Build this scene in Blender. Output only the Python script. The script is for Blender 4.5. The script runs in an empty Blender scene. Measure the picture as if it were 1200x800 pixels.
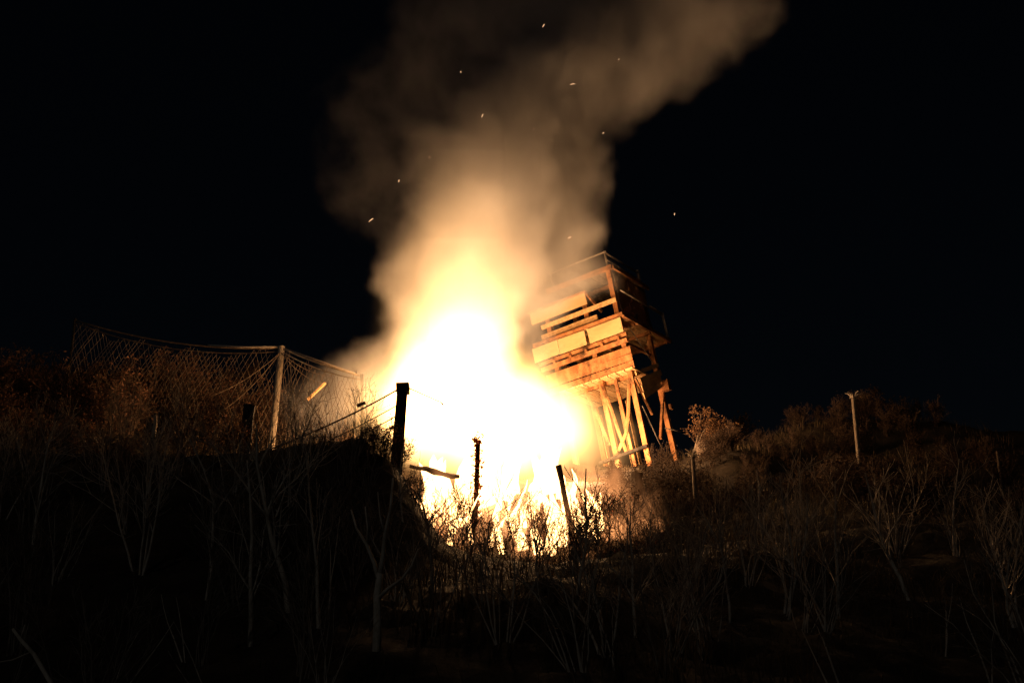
import bpy, math, random
import numpy as np
from mathutils import Vector, Matrix

R = math.radians
scene = bpy.context.scene
C = scene.collection

# ------------------------------------------------------------------ camera
cam_d = bpy.data.cameras.new('camera')
cam_d.lens = 50.0
cam_d.sensor_width = 36.0
cam_d.clip_end = 2000.0
cam = bpy.data.objects.new('camera', cam_d)
cam.location = (0, 0, 1.6)
cam.rotation_euler = (R(110), 0, 0)
C.objects.link(cam)
scene.camera = cam

# ------------------------------------------------------------------ night sky and a dim fill for the unseen light near the camera
world = bpy.data.worlds.new('World')
scene.world = world
world.use_nodes = True
wn = world.node_tree.nodes
sky = wn.new('ShaderNodeTexSky')
sky.sky_type = 'NISHITA'
sky.sun_disc = False
sky.sun_elevation = R(32)
sky.sun_rotation = R(200)
world.node_tree.links.new(sky.outputs[0], wn['Background'].inputs[0])
wn['Background'].inputs[1].default_value = 0.0004

sun_d = bpy.data.lights.new('front_fill', 'SUN')
sun_d.energy = 0.055
sun_d.angle = R(0.6)
sun_d.color = (1.0, 0.98, 0.92)
sun = bpy.data.objects.new('front_fill', sun_d)
sun.rotation_euler = (R(62), 0, R(-22))
C.objects.link(sun)

vs = scene.view_settings
vs.view_transform = 'Standard'
vs.look = 'None'
vs.exposure = 0.0
vs.gamma = 1.0
vs.use_curve_mapping = False

cy = scene.cycles
cy.use_denoising = True
cy.use_adaptive_sampling = True
cy.adaptive_threshold = 0.02
cy.max_bounces = 5
cy.diffuse_bounces = 2
cy.glossy_bounces = 1
cy.transmission_bounces = 2
cy.transparent_max_bounces = 8
cy.volume_bounces = 1
cy.sample_clamp_indirect = 3.0
cy.volume_max_steps = 512

# ------------------------------------------------------------------ materials
def mat(name, rough=0.9):
    m = bpy.data.materials.new(name)
    m.use_nodes = True
    b = m.node_tree.nodes['Principled BSDF']
    b.inputs['Roughness'].default_value = rough
    b.inputs['Specular IOR Level'].default_value = 0.15
    return m, m.node_tree.nodes, m.node_tree.links, b

def noise_mat(name, stops, scale=4.0, stretch=(1, 1, 1), detail=6, rough=0.9, bump=0.0, coord='Object', bdist=0.02):
    m, n, l, b = mat(name, rough)
    tc = n.new('ShaderNodeTexCoord')
    mp = n.new('ShaderNodeMapping')
    mp.inputs['Scale'].default_value = stretch
    nz = n.new('ShaderNodeTexNoise')
    nz.inputs['Scale'].default_value = scale
    nz.inputs['Detail'].default_value = detail
    nz.inputs['Roughness'].default_value = 0.65
    cr = n.new('ShaderNodeValToRGB')
    el = cr.color_ramp.elements
    while len(el) < len(stops):
        el.new(0.5)
    for e, (p, c) in zip(el, stops):
        e.position = p
        e.color = (*c, 1)
    l.new(tc.outputs[coord], mp.inputs[0])
    l.new(mp.outputs[0], nz.inputs['Vector'])
    l.new(nz.outputs[0], cr.inputs[0])
    l.new(cr.outputs[0], b.inputs['Base Color'])
    if bump:
        bp = n.new('ShaderNodeBump')
        bp.inputs['Strength'].default_value = bump
        bp.inputs['Distance'].default_value = bdist
        l.new(nz.outputs[0], bp.inputs['Height'])
        l.new(bp.outputs[0], b.inputs['Normal'])
    return m

M = {}
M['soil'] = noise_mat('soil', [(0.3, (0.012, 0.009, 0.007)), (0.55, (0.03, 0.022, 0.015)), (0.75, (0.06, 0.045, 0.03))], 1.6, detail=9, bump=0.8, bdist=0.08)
M['timber'] = noise_mat('weathered_timber', [(0.25, (0.17, 0.065, 0.025)), (0.5, (0.36, 0.16, 0.065)), (0.75, (0.5, 0.27, 0.12))], 5.0, (1, 1, 0.35), 7, bump=0.35)
M['board'] = noise_mat('plank_board', [(0.25, (0.36, 0.19, 0.08)), (0.5, (0.6, 0.38, 0.18)), (0.75, (0.76, 0.55, 0.32))], 4.0, (0.5, 3, 3), 7, bump=0.3)
def charred_patches(m, scale, lo, hi):
    n, l = m.node_tree.nodes, m.node_tree.links
    cr = [x for x in n if x.type == 'VALTORGB'][0]
    tc = [x for x in n if x.type == 'TEX_COORD'][0]
    nz = n.new('ShaderNodeTexNoise'); nz.inputs['Scale'].default_value = scale; nz.inputs['Detail'].default_value = 6; nz.inputs['Roughness'].default_value = .7
    mr = n.new('ShaderNodeMapRange'); mr.inputs[1].default_value = lo; mr.inputs[2].default_value = hi
    mx = n.new('ShaderNodeMix'); mx.data_type = 'RGBA'
    mx.inputs['B'].default_value = (.035, .02, .012, 1)
    l.new(tc.outputs['Object'], nz.inputs['Vector']); l.new(nz.outputs[0], mr.inputs[0]); l.new(mr.outputs[0], mx.inputs['Factor'])
    l.new(cr.outputs[0], mx.inputs['A']); l.new(mx.outputs['Result'], n['Principled BSDF'].inputs['Base Color'])
charred_patches(M['timber'], 1.3, .5, .66)
charred_patches(M['board'], 1.1, .6, .72)
M['ply'] = noise_mat('plywood', [(0.2, (0.48, 0.3, 0.14)), (0.5, (0.6, 0.4, 0.2)), (0.8, (0.68, 0.48, 0.27))], 2.2, (1, .6, 1.6), 5, bump=.1)
charred_patches(M['ply'], .9, .58, .74)
M['char'] = noise_mat('charred_wood', [(0.35, (0.008, 0.007, 0.006)), (0.6, (0.03, 0.024, 0.02)), (0.8, (0.07, 0.055, 0.045))], 9.0, (1, 1, 0.4), 6, bump=0.8)
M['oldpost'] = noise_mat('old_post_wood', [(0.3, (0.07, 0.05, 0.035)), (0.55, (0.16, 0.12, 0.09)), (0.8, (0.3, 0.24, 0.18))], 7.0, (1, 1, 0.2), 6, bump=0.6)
M['palepost'] = noise_mat('pale_post_wood', [(0.3, (0.22, 0.17, 0.12)), (0.55, (0.42, 0.35, 0.26)), (0.8, (0.6, 0.52, 0.42))], 7.0, (1, 1, 0.2), 6, bump=0.6)
M['bark'] = noise_mat('grey_bark', [(0.3, (0.07, 0.055, 0.04)), (0.55, (0.16, 0.13, 0.1)), (0.8, (0.3, 0.26, 0.21))], 12.0, (1, 1, 0.4), 5, bump=0.5)
M['palebark'] = noise_mat('pale_bark', [(0.3, (0.2, 0.17, 0.13)), (0.55, (0.38, 0.33, 0.27)), (0.8, (0.55, 0.5, 0.43))], 12.0, (1, 1, 0.4), 5, bump=0.5)
M['twig'] = noise_mat('brown_twig', [(0.3, (0.025, 0.016, 0.011)), (0.7, (0.07, 0.045, 0.03))], 8.0)
M['wire'] = noise_mat('rusty_wire', [(0.3, (0.1, 0.06, 0.035)), (0.7, (0.25, 0.17, 0.11))], 20.0, rough=0.6)
M['cable'] = noise_mat('pale_cable', [(0.3, (0.35, 0.28, 0.2)), (0.7, (0.6, 0.5, 0.4))], 20.0, rough=0.6)
M['net'] = noise_mat('net_cord', [(0.3, (0.1, 0.07, 0.045)), (0.7, (0.26, 0.19, 0.13))], 5.0)
M['steel'] = noise_mat('scaffold_tube', [(0.3, (0.2, 0.17, 0.14)), (0.7, (0.4, 0.35, 0.3))], 9.0, rough=0.5)
M['stone'] = noise_mat('field_stone', [(0.3, (0.12, 0.1, 0.08)), (0.7, (0.3, 0.26, 0.21))], 4.0, bump=0.6)

def leafy(name, c1, c2, trans=0.5):
    m = noise_mat(name, [(0.3, c1), (0.7, c2)], 3.0)
    n, l = m.node_tree.nodes, m.node_tree.links
    cr = [x for x in n if x.type == 'VALTORGB'][0]
    tr = n.new('ShaderNodeBsdfTranslucent')
    mx = n.new('ShaderNodeMixShader')
    mx.inputs[0].default_value = trans
    l.new(cr.outputs[0], tr.inputs[0])
    l.new(n['Principled BSDF'].outputs[0], mx.inputs[1])
    l.new(tr.outputs[0], mx.inputs[2])
    l.new(mx.outputs[0], n['Material Output'].inputs['Surface'])
    return m
M['redleaf'] = leafy('dead_red_leaf', (0.16, 0.045, 0.025), (0.4, 0.13, 0.07), 0.6)  # red leaves, brightened so the fire's glare is put into their colour
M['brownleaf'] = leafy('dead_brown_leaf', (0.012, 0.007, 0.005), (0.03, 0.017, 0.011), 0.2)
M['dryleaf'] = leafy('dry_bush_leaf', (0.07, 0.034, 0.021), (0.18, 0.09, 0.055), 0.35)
M['paleleaf'] = leafy('withered_pale_leaf', (0.09, 0.045, 0.022), (0.22, 0.12, 0.06), 0.3)
M['olive'] = leafy('olive_leaf', (0.05, 0.05, 0.02), (0.12, 0.1, 0.045), 0.3)
M['grass'] = leafy('dry_grass_blade', (0.03, 0.022, 0.012), (0.08, 0.06, 0.034), 0.25)

# scaffold mesh sheet on the tower: loose weave that lets some light through
m, n, l, b = mat('mesh_sheeting')
b.inputs['Base Color'].default_value = (0.17, 0.11, 0.065, 1)
tr = n.new('ShaderNodeBsdfTransparent')
mx = n.new('ShaderNodeMixShader')
tc = n.new('ShaderNodeTexCoord')
nz = n.new('ShaderNodeTexNoise'); nz.inputs['Scale'].default_value = 3.0; nz.inputs['Detail'].default_value = 5
mr = n.new('ShaderNodeMapRange'); mr.inputs[1].default_value = 0.35; mr.inputs[2].default_value = 0.7; mr.inputs[3].default_value = 0.5; mr.inputs[4].default_value = 0.95
l.new(tc.outputs['Object'], nz.inputs['Vector']); l.new(nz.outputs[0], mr.inputs[0]); l.new(mr.outputs[0], mx.inputs[0])
tl = n.new('ShaderNodeBsdfTranslucent'); tl.inputs[0].default_value = (.3, .2, .12, 1)
m2_ = n.new('ShaderNodeMixShader'); m2_.inputs[0].default_value = .6
l.new(b.outputs[0], m2_.inputs[1]); l.new(tl.outputs[0], m2_.inputs[2])
l.new(tr.outputs[0], mx.inputs[1]); l.new(m2_.outputs[0], mx.inputs[2]); l.new(mx.outputs[0], n['Material Output'].inputs['Surface'])
M['sheet'] = m

FIRE = (1.0, 0.535, 0.245)
def emit(name, col, s):
    m = bpy.data.materials.new(name)
    m.use_nodes = True
    n = m.node_tree.nodes
    n.remove(n['Principled BSDF'])
    e = n.new('ShaderNodeEmission')
    e.inputs[0].default_value = (*col, 1)
    e.inputs[1].default_value = s
    m.node_tree.links.new(e.outputs[0], n['Material Output'].inputs[0])
    m.cycles.emission_sampling = 'NONE'
    return m
M['flame'] = emit('flame', (1.0, 0.5, 0.17), 8.0)
M['ember'] = emit('ember', (1.0, 0.55, 0.28), 1.3)

# ------------------------------------------------------------------ mesh helpers
def link(o, parent=None):
    C.objects.link(o)
    if parent is not None:
        o.parent = parent
    return o

def tag(o, label=None, cat=None, group=None, kind=None):
    if label: o['label'] = label
    if cat: o['category'] = cat
    if group: o['group'] = group
    if kind: o['kind'] = kind
    return o

def empty(name, loc=(0, 0, 0), rot=(0, 0, 0)):
    o = bpy.data.objects.new(name, None)
    o.location = loc
    o.rotation_euler = rot
    o.empty_display_size = 0.2
    return link(o)

class MB:
    """collects vertices and faces"""
    def __init__(self):
        self.v = []; self.f = []
    def box(self, p0, p1, w, h, up=(0, 0, 1), twist=0.0, jitter=0.0, rng=None):
        p0, p1 = Vector(p0), Vector(p1)
        d = (p1 - p0).normalized()
        up = Vector(up)
        if abs(d.dot(up)) > 0.95:
            up = Vector((1, 0, 0))
        s = d.cross(up).normalized()
        t = s.cross(d).normalized()
        i = len(self.v)
        for p in (p0, p1):
            for a, b_ in ((-1, -1), (1, -1), (1, 1), (-1, 1)):
                q = p + s * (a * w / 2) + t * (b_ * h / 2)
                if rng:
                    q += Vector((rng.uniform(-1, 1), rng.uniform(-1, 1), rng.uniform(-1, 1))) * jitter
                self.v.append(q)
        self.f += [(i, i+3, i+2, i+1), (i+4, i+5, i+6, i+7), (i, i+1, i+5, i+4), (i+1, i+2, i+6, i+5), (i+2, i+3, i+7, i+6), (i+3, i, i+4, i+7)]
    def tube(self, pts, rad, sides=5, cap=True):
        pts = [Vector(p) for p in pts]
        if not hasattr(rad, '__len__'):
            rad = [rad] * len(pts)
        i0 = len(self.v)
        ref = Vector((0.31, 0.87, 0.12)).normalized()
        for k, p in enumerate(pts):
            d = (pts[min(k + 1, len(pts) - 1)] - pts[max(k - 1, 0)]).normalized()
            s = d.cross(ref)
            if s.length < 1e-3:
                s = d.cross(Vector((1, 0, 0)))
            s.normalize()
            t = d.cross(s)
            for j in range(sides):
                a = 2 * math.pi * j / sides
                self.v.append(p + (s * math.cos(a) + t * math.sin(a)) * rad[k])
        for k in range(len(pts) - 1):
            for j in range(sides):
                a = i0 + k * sides + j
                b_ = i0 + k * sides + (j + 1) % sides
                self.f.append((a, b_, b_ + sides, a + sides))
        if cap:
            self.f.append(tuple(i0 + j for j in reversed(range(sides))))
            self.f.append(tuple(i0 + (len(pts) - 1) * sides + j for j in range(sides)))
    def quad(self, c, u, v):
        i = len(self.v)
        c, u, v = Vector(c), Vector(u), Vector(v)
        self.v += [c - u, c + v * 0.5, c + u, c - v * 0.5]
        self.f.append((i, i+1, i+2, i+3))
    def mesh(self, name, m, smooth=False):
        me = bpy.data.meshes.new(name)
        me.from_pydata([tuple(x) for x in self.v], [], self.f)
        me.materials.append(m)
        if smooth:
            for p in me.polygons: p.use_smooth = True
        me.update()
        return me
    def build(self, name, m, parent=None, smooth=False):
        return link(bpy.data.objects.new(name, self.mesh(name, m, smooth)), parent)

def one_box(name, m, parent, p0, p1, w, h, up=(0, 0, 1), rng=None, jitter=0.0):
    b_ = MB(); b_.box(p0, p1, w, h, up, rng=rng, jitter=jitter)
    return b_.build(name, m, parent)

# ------------------------------------------------------------------ terrain
rs = np.random.RandomState(7)
WAVES = [(rs.uniform(-1, 1, 2) * k, rs.uniform(0, 6.28), a) for k, a in [(0.35, .16)] * 5 + [(0.9, .07)] * 7 + [(2.2, .03)] * 9 + [(4.5, .014)] * 9]

def sstep(a, b, x):
    t = np.clip((x - a) / (b - a), 0, 1)
    return t * t * (3 - 2 * t)

def ground(x, y):
    x = np.asarray(x, float); y = np.asarray(y, float)
    near = 6.55 * np.clip(y / 24.0, 0, 1) ** 1.35
    lip = 24.0
    back = np.where(y > lip, 0.05 * np.clip(y - lip, 0, 1.5) + 0.395 * np.clip(y - lip - 1.5, 0, 15.0) + 0.16 * np.clip(y - lip - 16.5, 0, 6) + 0.012 * np.clip(y - lip - 22.5, 0, 400), 0)
    z = near + back
    # bank on the left of the notch where the fire shows
    left = 1 - sstep(-2.7, -1.2, x + 0.10 * (y - 24) + 0.25 * np.sin(y * 1.1))
    z = z + left * 1.4 * np.exp(-((y - 23.5) / 3.6) ** 2)
    far_left = 1 - sstep(-14, -3, x)
    z = z + far_left * 0.9 * sstep(28, 40, y)
    right = sstep(4.5, 9.5, x)
    z = z + right * 0.9 * sstep(33, 43, y) + sstep(2.5, 7, x) * 0.5 * np.exp(-((y - 27) / 4.0) ** 2)
    z = z - 0.62 * np.exp(-((x - 0.75) / 1.9) ** 4) * np.exp(-((y - 24.3) / 2.8) ** 2)
    z = z + 0.3 * np.exp(-((x - 3.0) / 0.8) ** 2) * np.exp(-((y - 32.0) / 2.5) ** 2)
    z = z + 0.6 * np.exp(-((x - 6.0) / 1.2) ** 2) * np.exp(-((y - 36.0) / 3.0) ** 2)  # spur added to shade the right slope from the fire lamps
    for w, ph, a in WAVES:
        z = z + a * np.sin(w[0] * x + w[1] * y + ph) * np.clip((y + 2) / 10, 0, 1)
    return z

def gz(x, y):
    return float(ground(x, y))

def axis(lo, hi, a, b, fine, coarse):
    mid = list(np.arange(a, b, fine))
    lo_s = list(np.linspace(lo, a, coarse, endpoint=False))
    hi_s = list(np.linspace(b, hi, coarse))
    return np.array(lo_s + mid + hi_s)
xs = axis(-260, 260, -17, 17, 0.22, 30)
ys = axis(-40, 420, 6, 48, 0.22, 30)
X, Y = np.meshgrid(xs, ys)
Z = ground(X, Y)
rough = rs.normal(0, 1, Z.shape)
Z = Z + rough * 0.03 * ((np.abs(X) < 17) & (Y > 6) & (Y < 48))
nx, ny = len(xs), len(ys)
me = bpy.data.meshes.new('hillside')
idx = np.arange(nx * ny).reshape(ny, nx)
faces = np.stack([idx[:-1, :-1], idx[:-1, 1:], idx[1:, 1:], idx[1:, :-1]], -1).reshape(-1, 4)
me.from_pydata(np.stack([X, Y, Z], -1).reshape(-1, 3).tolist(), [], faces.tolist())
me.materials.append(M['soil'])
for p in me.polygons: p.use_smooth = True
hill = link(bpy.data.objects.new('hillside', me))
tag(hill, 'dark steep hillside of bare soil and dry growth', None, None, 'structure')

# ------------------------------------------------------------------ dry grass (nobody could count it)
def grass_mesh(name, n, region, hmin, hmax, seed, m):
    g = np.random.RandomState(seed)
    x = g.uniform(region[0], region[1], n); y = g.uniform(region[2], region[3], n)
    keep = np.sin(x * 1.7 + np.sin(y * 1.3) * 2) + np.sin(y * 2.1 + x * .6) + g.normal(0, .8, n) > -0.6
    x, y = x[keep], y[keep]; n = len(x)
    z = ground(x, y) - 0.02
    h = g.uniform(hmin, hmax, n) * (0.6 + 0.4 * np.sin(x * 0.9 + y * 0.5)) * np.where((x > -2) & (x < 3.2) & (y > 21.5), 0.45, 1.0)
    a = g.uniform(0, 6.28, n); ln = g.uniform(0.1, 0.7, n) * h; b2 = g.uniform(0, 6.28, n)
    w = g.uniform(0.006, 0.014, n)
    p0 = np.stack([x - np.cos(a) * w, y - np.sin(a) * w, z], -1)
    p1 = np.stack([x + np.cos(a) * w, y + np.sin(a) * w, z], -1)
    mx_ = np.stack([x + np.cos(b2) * ln * .35, y + np.sin(b2) * ln * .35, z + h * .6], -1)
    t = np.stack([x + np.cos(b2) * ln, y + np.sin(b2) * ln, z + h], -1)
    V = np.stack([p0, p1, mx_ + (p1 - p0) * .3, mx_ - (p1 - p0) * .3, t], 1).reshape(-1, 3)
    F = []
    for k in range(n):
        i = k * 5
        F.append((i, i+1, i+2, i+3)); F.append((i+3, i+2, i+4))
    me = bpy.data.meshes.new(name)
    me.from_pydata(V.tolist(), [], F)
    me.materials.append(m)
    return link(bpy.data.objects.new(name, me))
gr = grass_mesh('dry_grass', 42000, (-13, 14, 12, 43), 0.18, 0.6, 3, M['grass'])
tag(gr, 'dry matted grass and weeds over the dark slope', 'grass', None, 'stuff')

# ------------------------------------------------------------------ woody plants
def grow(rng, mb, pos, d, length, r, level, maxlevel, tips, p):
    nseg = 5 if level == 0 else (4 if level == 1 else 3)
    pts = [pos.copy()]; rad = [r]
    for k in range(nseg):
        d = (d + Vector((rng.gauss(0, 1), rng.gauss(0, 1), rng.gauss(0, 1))) * p['wander'] + Vector((0, 0, p['up'])) * 0.15).normalized()
        pts.append(pts[-1] + d * (length / nseg))
        rad.append(max(r * (1 - 0.75 * (k + 1) / nseg), p['rmin']))
    mb[min(level, 1)].tube(pts, rad, 5 if level == 0 else 3, cap=False)
    tips.append((pts[-1], d, level))
    if level >= maxlevel:
        for q in pts[1:-1]: tips.append((q, d, level))
        return
    nch = rng.randint(*p['kids'][level])
    for k in range(nch):
        t = rng.uniform(p['t0'][level], 0.97)
        f = t * nseg; i = min(int(f), nseg - 1)
        q = pts[i].lerp(pts[i + 1], f - i)
        ax = Vector((rng.gauss(0, 1), rng.gauss(0, 1), rng.gauss(0, 1))).cross(d).normalized()
        a = R(rng.uniform(*p['angle']))
        dd = (d * math.cos(a) + ax * math.sin(a)).normalized()
        rr = max((r * (1 - 0.75 * t)) * rng.uniform(0.5, 0.8), p['rmin'])
        grow(rng, mb, q, dd, length * rng.uniform(*p['ratio']) * (1.15 - 0.5 * t), rr, level + 1, maxlevel, tips, p)

def plant_meshes(seed, stems, height, r, p, levels, leaf=None, nleaf=0, lsize=0.05, barkm=None, twigm=None, lean=0.25):
    rng = random.Random(seed)
    mb = [MB(), MB()]
    tips = []
    for s in range(stems):
        a = rng.uniform(0, 6.28)
        l_ = rng.uniform(0.3, 1.0) * lean
        d = Vector((math.cos(a) * l_, math.sin(a) * l_, 1)).normalized()
        o = Vector((math.cos(a), math.sin(a), 0)) * (rng.uniform(0, 0.12) if stems > 1 else 0) + Vector((0, 0, -0.12))
        grow(rng, mb, o, d, height * rng.uniform(0.75, 1.05), r * rng.uniform(0.75, 1.1), 0, levels, tips, p)
    out = [('trunk' if stems == 1 else 'stem', mb[0].mesh('stems', barkm or M['bark'], True))]
    if mb[1].v:
        out.append(('twigs', mb[1].mesh('twigs', twigm or M['twig'], True)))
    if leaf and nleaf:
        lb = MB()
        tt = [t for t in tips if t[2] >= 1]
        for k in range(nleaf):
            q, d, _ = rng.choice(tt)
            c = q + Vector((rng.gauss(0, 1), rng.gauss(0, 1), rng.gauss(0, 1))) * lsize * 1.2
            u = Vector((rng.gauss(0, 1), rng.gauss(0, 1), rng.gauss(0, 1))).normalized() * lsize * rng.uniform(.5, 1.1)
            v = u.cross(Vector((rng.gauss(0, 1), rng.gauss(0, 1), rng.gauss(0, 1)))).normalized() * lsize * rng.uniform(.5, 1.1)
            lb.quad(c, u, v)
        out.append(('leaves', lb.mesh('leaves', leaf)))
    return out

SHRUB = dict(wander=0.16, up=0.5, kids=[(6, 10), (3, 5), (2, 3)], t0=[0.15, 0.2, 0.2], angle=(25, 60), ratio=(0.38, 0.62), rmin=0.006)
SAPL = dict(wander=0.13, up=0.5, kids=[(6, 10), (3, 6), (2, 3)], t0=[0.25, 0.2, 0.2], angle=(22, 48), ratio=(0.32, 0.55), rmin=0.004)
STICK = dict(wander=0.1, up=0.3, kids=[(2, 4), (1, 3)], t0=[0.35, 0.3], angle=(20, 50), ratio=(0.25, 0.5), rmin=0.004)
TREE = dict(wander=0.09, up=0.5, kids=[(9, 13), (5, 8), (3, 5)], t0=[0.3, 0.2, 0.2], angle=(25, 55), ratio=(0.35, 0.55), rmin=0.008)

V_bare = [plant_meshes(100 + k, 5, 1.5, 0.02, SHRUB, 2, M['redleaf'], 60, 0.035) for k in range(4)]
V_red = [plant_meshes(120 + k, 5, 1.3, 0.017, SHRUB, 2, M['redleaf'], 150, 0.034) for k in range(4)]
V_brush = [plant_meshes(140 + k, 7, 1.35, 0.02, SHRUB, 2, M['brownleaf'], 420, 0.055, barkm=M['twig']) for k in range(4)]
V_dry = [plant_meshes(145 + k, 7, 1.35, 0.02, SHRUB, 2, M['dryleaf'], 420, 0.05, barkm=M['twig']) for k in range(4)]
V_sap = [plant_meshes(160 + k, 1, 3.2, 0.042, SAPL, 2, None, 0, barkm=M['palebark'], twigm=M['palebark'], lean=0.15) for k in range(5)]
V_multi = [plant_meshes(180 + k, 4, 2.9, 0.034, SAPL, 2, None, 0, barkm=M['palebark'], twigm=M['palebark'], lean=0.35) for k in range(3)]
V_tree = [plant_meshes(200 + k, 1, 5.0, 0.11, TREE, 3, M['brownleaf'], 1500, 0.09) for k in range(2)]
V_stick = [plant_meshes(220 + k, 2, 1.6, 0.02, STICK, 1, None, 0, barkm=M['palebark'], lean=0.5) for k in range(3)]

def plant(name, variant, x, y, s, rz, label, cat, group, tilt=(0, 0), dz=0.0):
    o = empty(name, (x, y, gz(x, y) + dz), (R(tilt[0]), R(tilt[1]), rz))
    o.scale = (s, s, s)
    for nm, me in variant:
        c = link(bpy.data.objects.new(nm, me), o)
        if nm != 'trunk' and nm != 'stem': c['kind'] = 'stuff'
    tag(o, label, cat, group)
    return o

def front_where(x):
    return 'between the trellis post and the vine-wrapped stake' if x < -.72 else ('between the vine-wrapped stake and the leaning stake' if x < 1.1 else 'just past the leaning charred stake')
def slope_where(x):
    return 'below the bank with the trellis post' if x < -1.4 else ('below the burning notch' if x < 1.9 else 'below the brushy slope by the tower')
def brush_where(x, y):
    if math.hypot(x - 8.56, y - 34) < 2.2: return 'around the tall stub-headed post'
    if y < 30.5 and x < 6: return 'near the thin splayed stake'
    if x < 6: return 'just below the foot of the leaning tower'
    if x > 10: return 'around the plain grey stake'
    return 'up on the ridge past the uprooted bush' if y > 37 else 'on the slope between thin splayed stake and stub-headed post'
def fence_where(x, y):
    if x > -6.6: return 'beside the slanting batten'
    return 'behind the netting' if y > 41.5 else 'at the foot of the netting'
prng = random.Random(11)
# shrubs standing between the lip and the flames (seen as silhouettes)
front = []
for k in range(36):
    t = k / 35
    x = -1.95 + 4.6 * t + prng.uniform(-.15, .15)
    y = 24.9 + prng.uniform(0, 2.0) if k % 4 else prng.uniform(27.0, 29.0)
    front.append((x, y))
for k, (x, y) in enumerate(front):
    if k % 3:
        plant('thorny_shrub', V_bare[k % 4], x, y, prng.uniform(.42, .75), prng.uniform(0, 6.28), 'bare dark shrub against the flames ' + front_where(x), 'shrub', 'bare shrubs ' + front_where(x))
    else:
        plant('leafy_shrub', V_red[k % 4], x, y, prng.uniform(.35, .62), prng.uniform(0, 6.28), 'shrub with backlit reddish leaves ' + front_where(x), 'shrub', 'reddish shrubs ' + front_where(x))
# two taller bare shrubs by the leaning post
for x, y, s, rz in ((1.75, 26.6, .95, .6), (1.15, 26.0, .85, 4.0)):
    plant('thorny_shrub', V_bare[int(rz) % 4], x, y, s, rz, 'tall bare shrub with forking stems beside the charred leaning stake', 'shrub', 'tall bare shrubs by the leaning stake')
# firelit brush on the slope below and right of the tower
for k in range(92):
    for _ in range(20):
        x = prng.uniform(2.0, 12.5); y = prng.uniform(25.5, 42)
        if not (2.0 < x < 5.6 and y > 37.0) and not (x < 3.2 and y > 29): break
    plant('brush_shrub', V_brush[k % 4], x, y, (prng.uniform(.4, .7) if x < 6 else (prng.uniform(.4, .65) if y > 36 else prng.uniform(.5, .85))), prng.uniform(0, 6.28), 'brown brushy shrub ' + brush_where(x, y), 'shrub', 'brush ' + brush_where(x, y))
for k in range(20):  # brush covering the spur that was added for shade
    x = prng.gauss(6.1, .8); y = prng.uniform(31.0, 37.0)
    plant('brush_shrub', V_brush[k % 4], x, y, prng.uniform(.32, .52), prng.uniform(0, 6.28), 'brown brushy shrub on the added shading spur beside the uprooted bush', 'shrub', 'brush on the added shading spur')
for k in range(26):
    x = prng.uniform(2.2, 4.6); y = prng.uniform(27.5, 34.5)
    plant('brush_shrub', V_brush[k % 4], x, y, prng.uniform(.4, .62), prng.uniform(0, 6.28), 'brown brushy shrub around the black stump below the tower', 'shrub', 'brush around the black stump')
# brush behind and below the netting on the left
for k in range(56):
    x = prng.uniform(-16, -3.4); y = prng.uniform(36.5, 46)
    plant('dry_bush', V_dry[k % 4], x, y, (prng.uniform(1.0, 1.75) if x < -7 else prng.uniform(.6, 1.0)), prng.uniform(0, 6.28), 'dry brown bush growing ' + fence_where(x, y), 'bush', 'bushes ' + fence_where(x, y))
for k in range(26):
    x = prng.uniform(-17, -6.8); y = prng.uniform(42.5, 46.5)
    plant('tall_bush', V_dry[k % 4], x, y, prng.uniform(1.5, 2.1), prng.uniform(0, 6.28), 'tall dry bush rising behind the netting', 'bush', 'tall bushes behind the netting')
for x, y, sc in ((-6.9, 36.6, .62), (-6.3, 36.4, .55), (-6.5, 35.9, .6), (-5.6, 36.2, .5)):
    plant('dry_bush', V_dry[int(y * 10) % 4], x, y, sc, x, 'small dry bush hiding the foot of the pale net post', 'bush', 'small bushes at the pale net post')
# low growth along the dark bank on the left
for k in range(46):
    x = prng.uniform(-10.5, -2.3) if k < 34 else prng.uniform(-2.5, -1.4); y = prng.uniform(22.2, 25.2)
    w = 'around the trellis post' if x > -3.4 else 'along the bank below the netting'
    if k % 3:
        plant('bramble', (V_dry + V_brush)[k % 8], x, y, prng.uniform(.28, .55) * (.6 if x > -4.6 and x < -2.1 else 1), prng.uniform(0, 6.28), 'ragged leafy bramble ' + w, 'bramble', 'brambles ' + w, (prng.uniform(-15, 15), prng.uniform(-15, 15)))
    else:
        plant('dead_stalk', V_bare[k % 4], x, y, prng.uniform(.35, .62) * (.7 if x > -4.6 else 1), prng.uniform(0, 6.28), 'bare dead stalks ' + w, 'stalks', 'dead stalks ' + w, (prng.uniform(-10, 10), prng.uniform(-10, 10)))
# saplings on the dark slope in front
spots = [(-2.75, 15.2, 1.05, 's'), (-2.55, 16.4, 1.15, 's'), (-2.1, 15.6, .95, 's'), (-3.6, 16.8, .9, 's'), (-4.6, 17.5, .85, 'm'), (-6.3, 18.5, .9, 's'), (-1.0, 17.6, .75, 's'),
         (-.35, 16.5, .6, 's'), (.35, 17.5, .7, 'm'), (.95, 14.8, .95, 'm'), (1.35, 15.6, .95, 's'), (.75, 16.6, .95, 's'), (1.75, 15.2, .8, 'm'), (2.5, 16.4, .85, 's'),
         (3.3, 17.2, .9, 'm'), (4.1, 18.0, .9, 's'), (5.3, 19.0, .95, 's'), (6.4, 18.2, .9, 'm'), (-5.4, 20.6, .6, 's'), (-7.4, 20.2, .7, 'm'), (2.0, 20.5, .6, 's'), (3.9, 21.5, .7, 's'), (6.9, 22.0, .8, 's'), (-1.6, 20.5, .55, 's'), (-3.2, 20.0, .55, 'm')]
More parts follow.
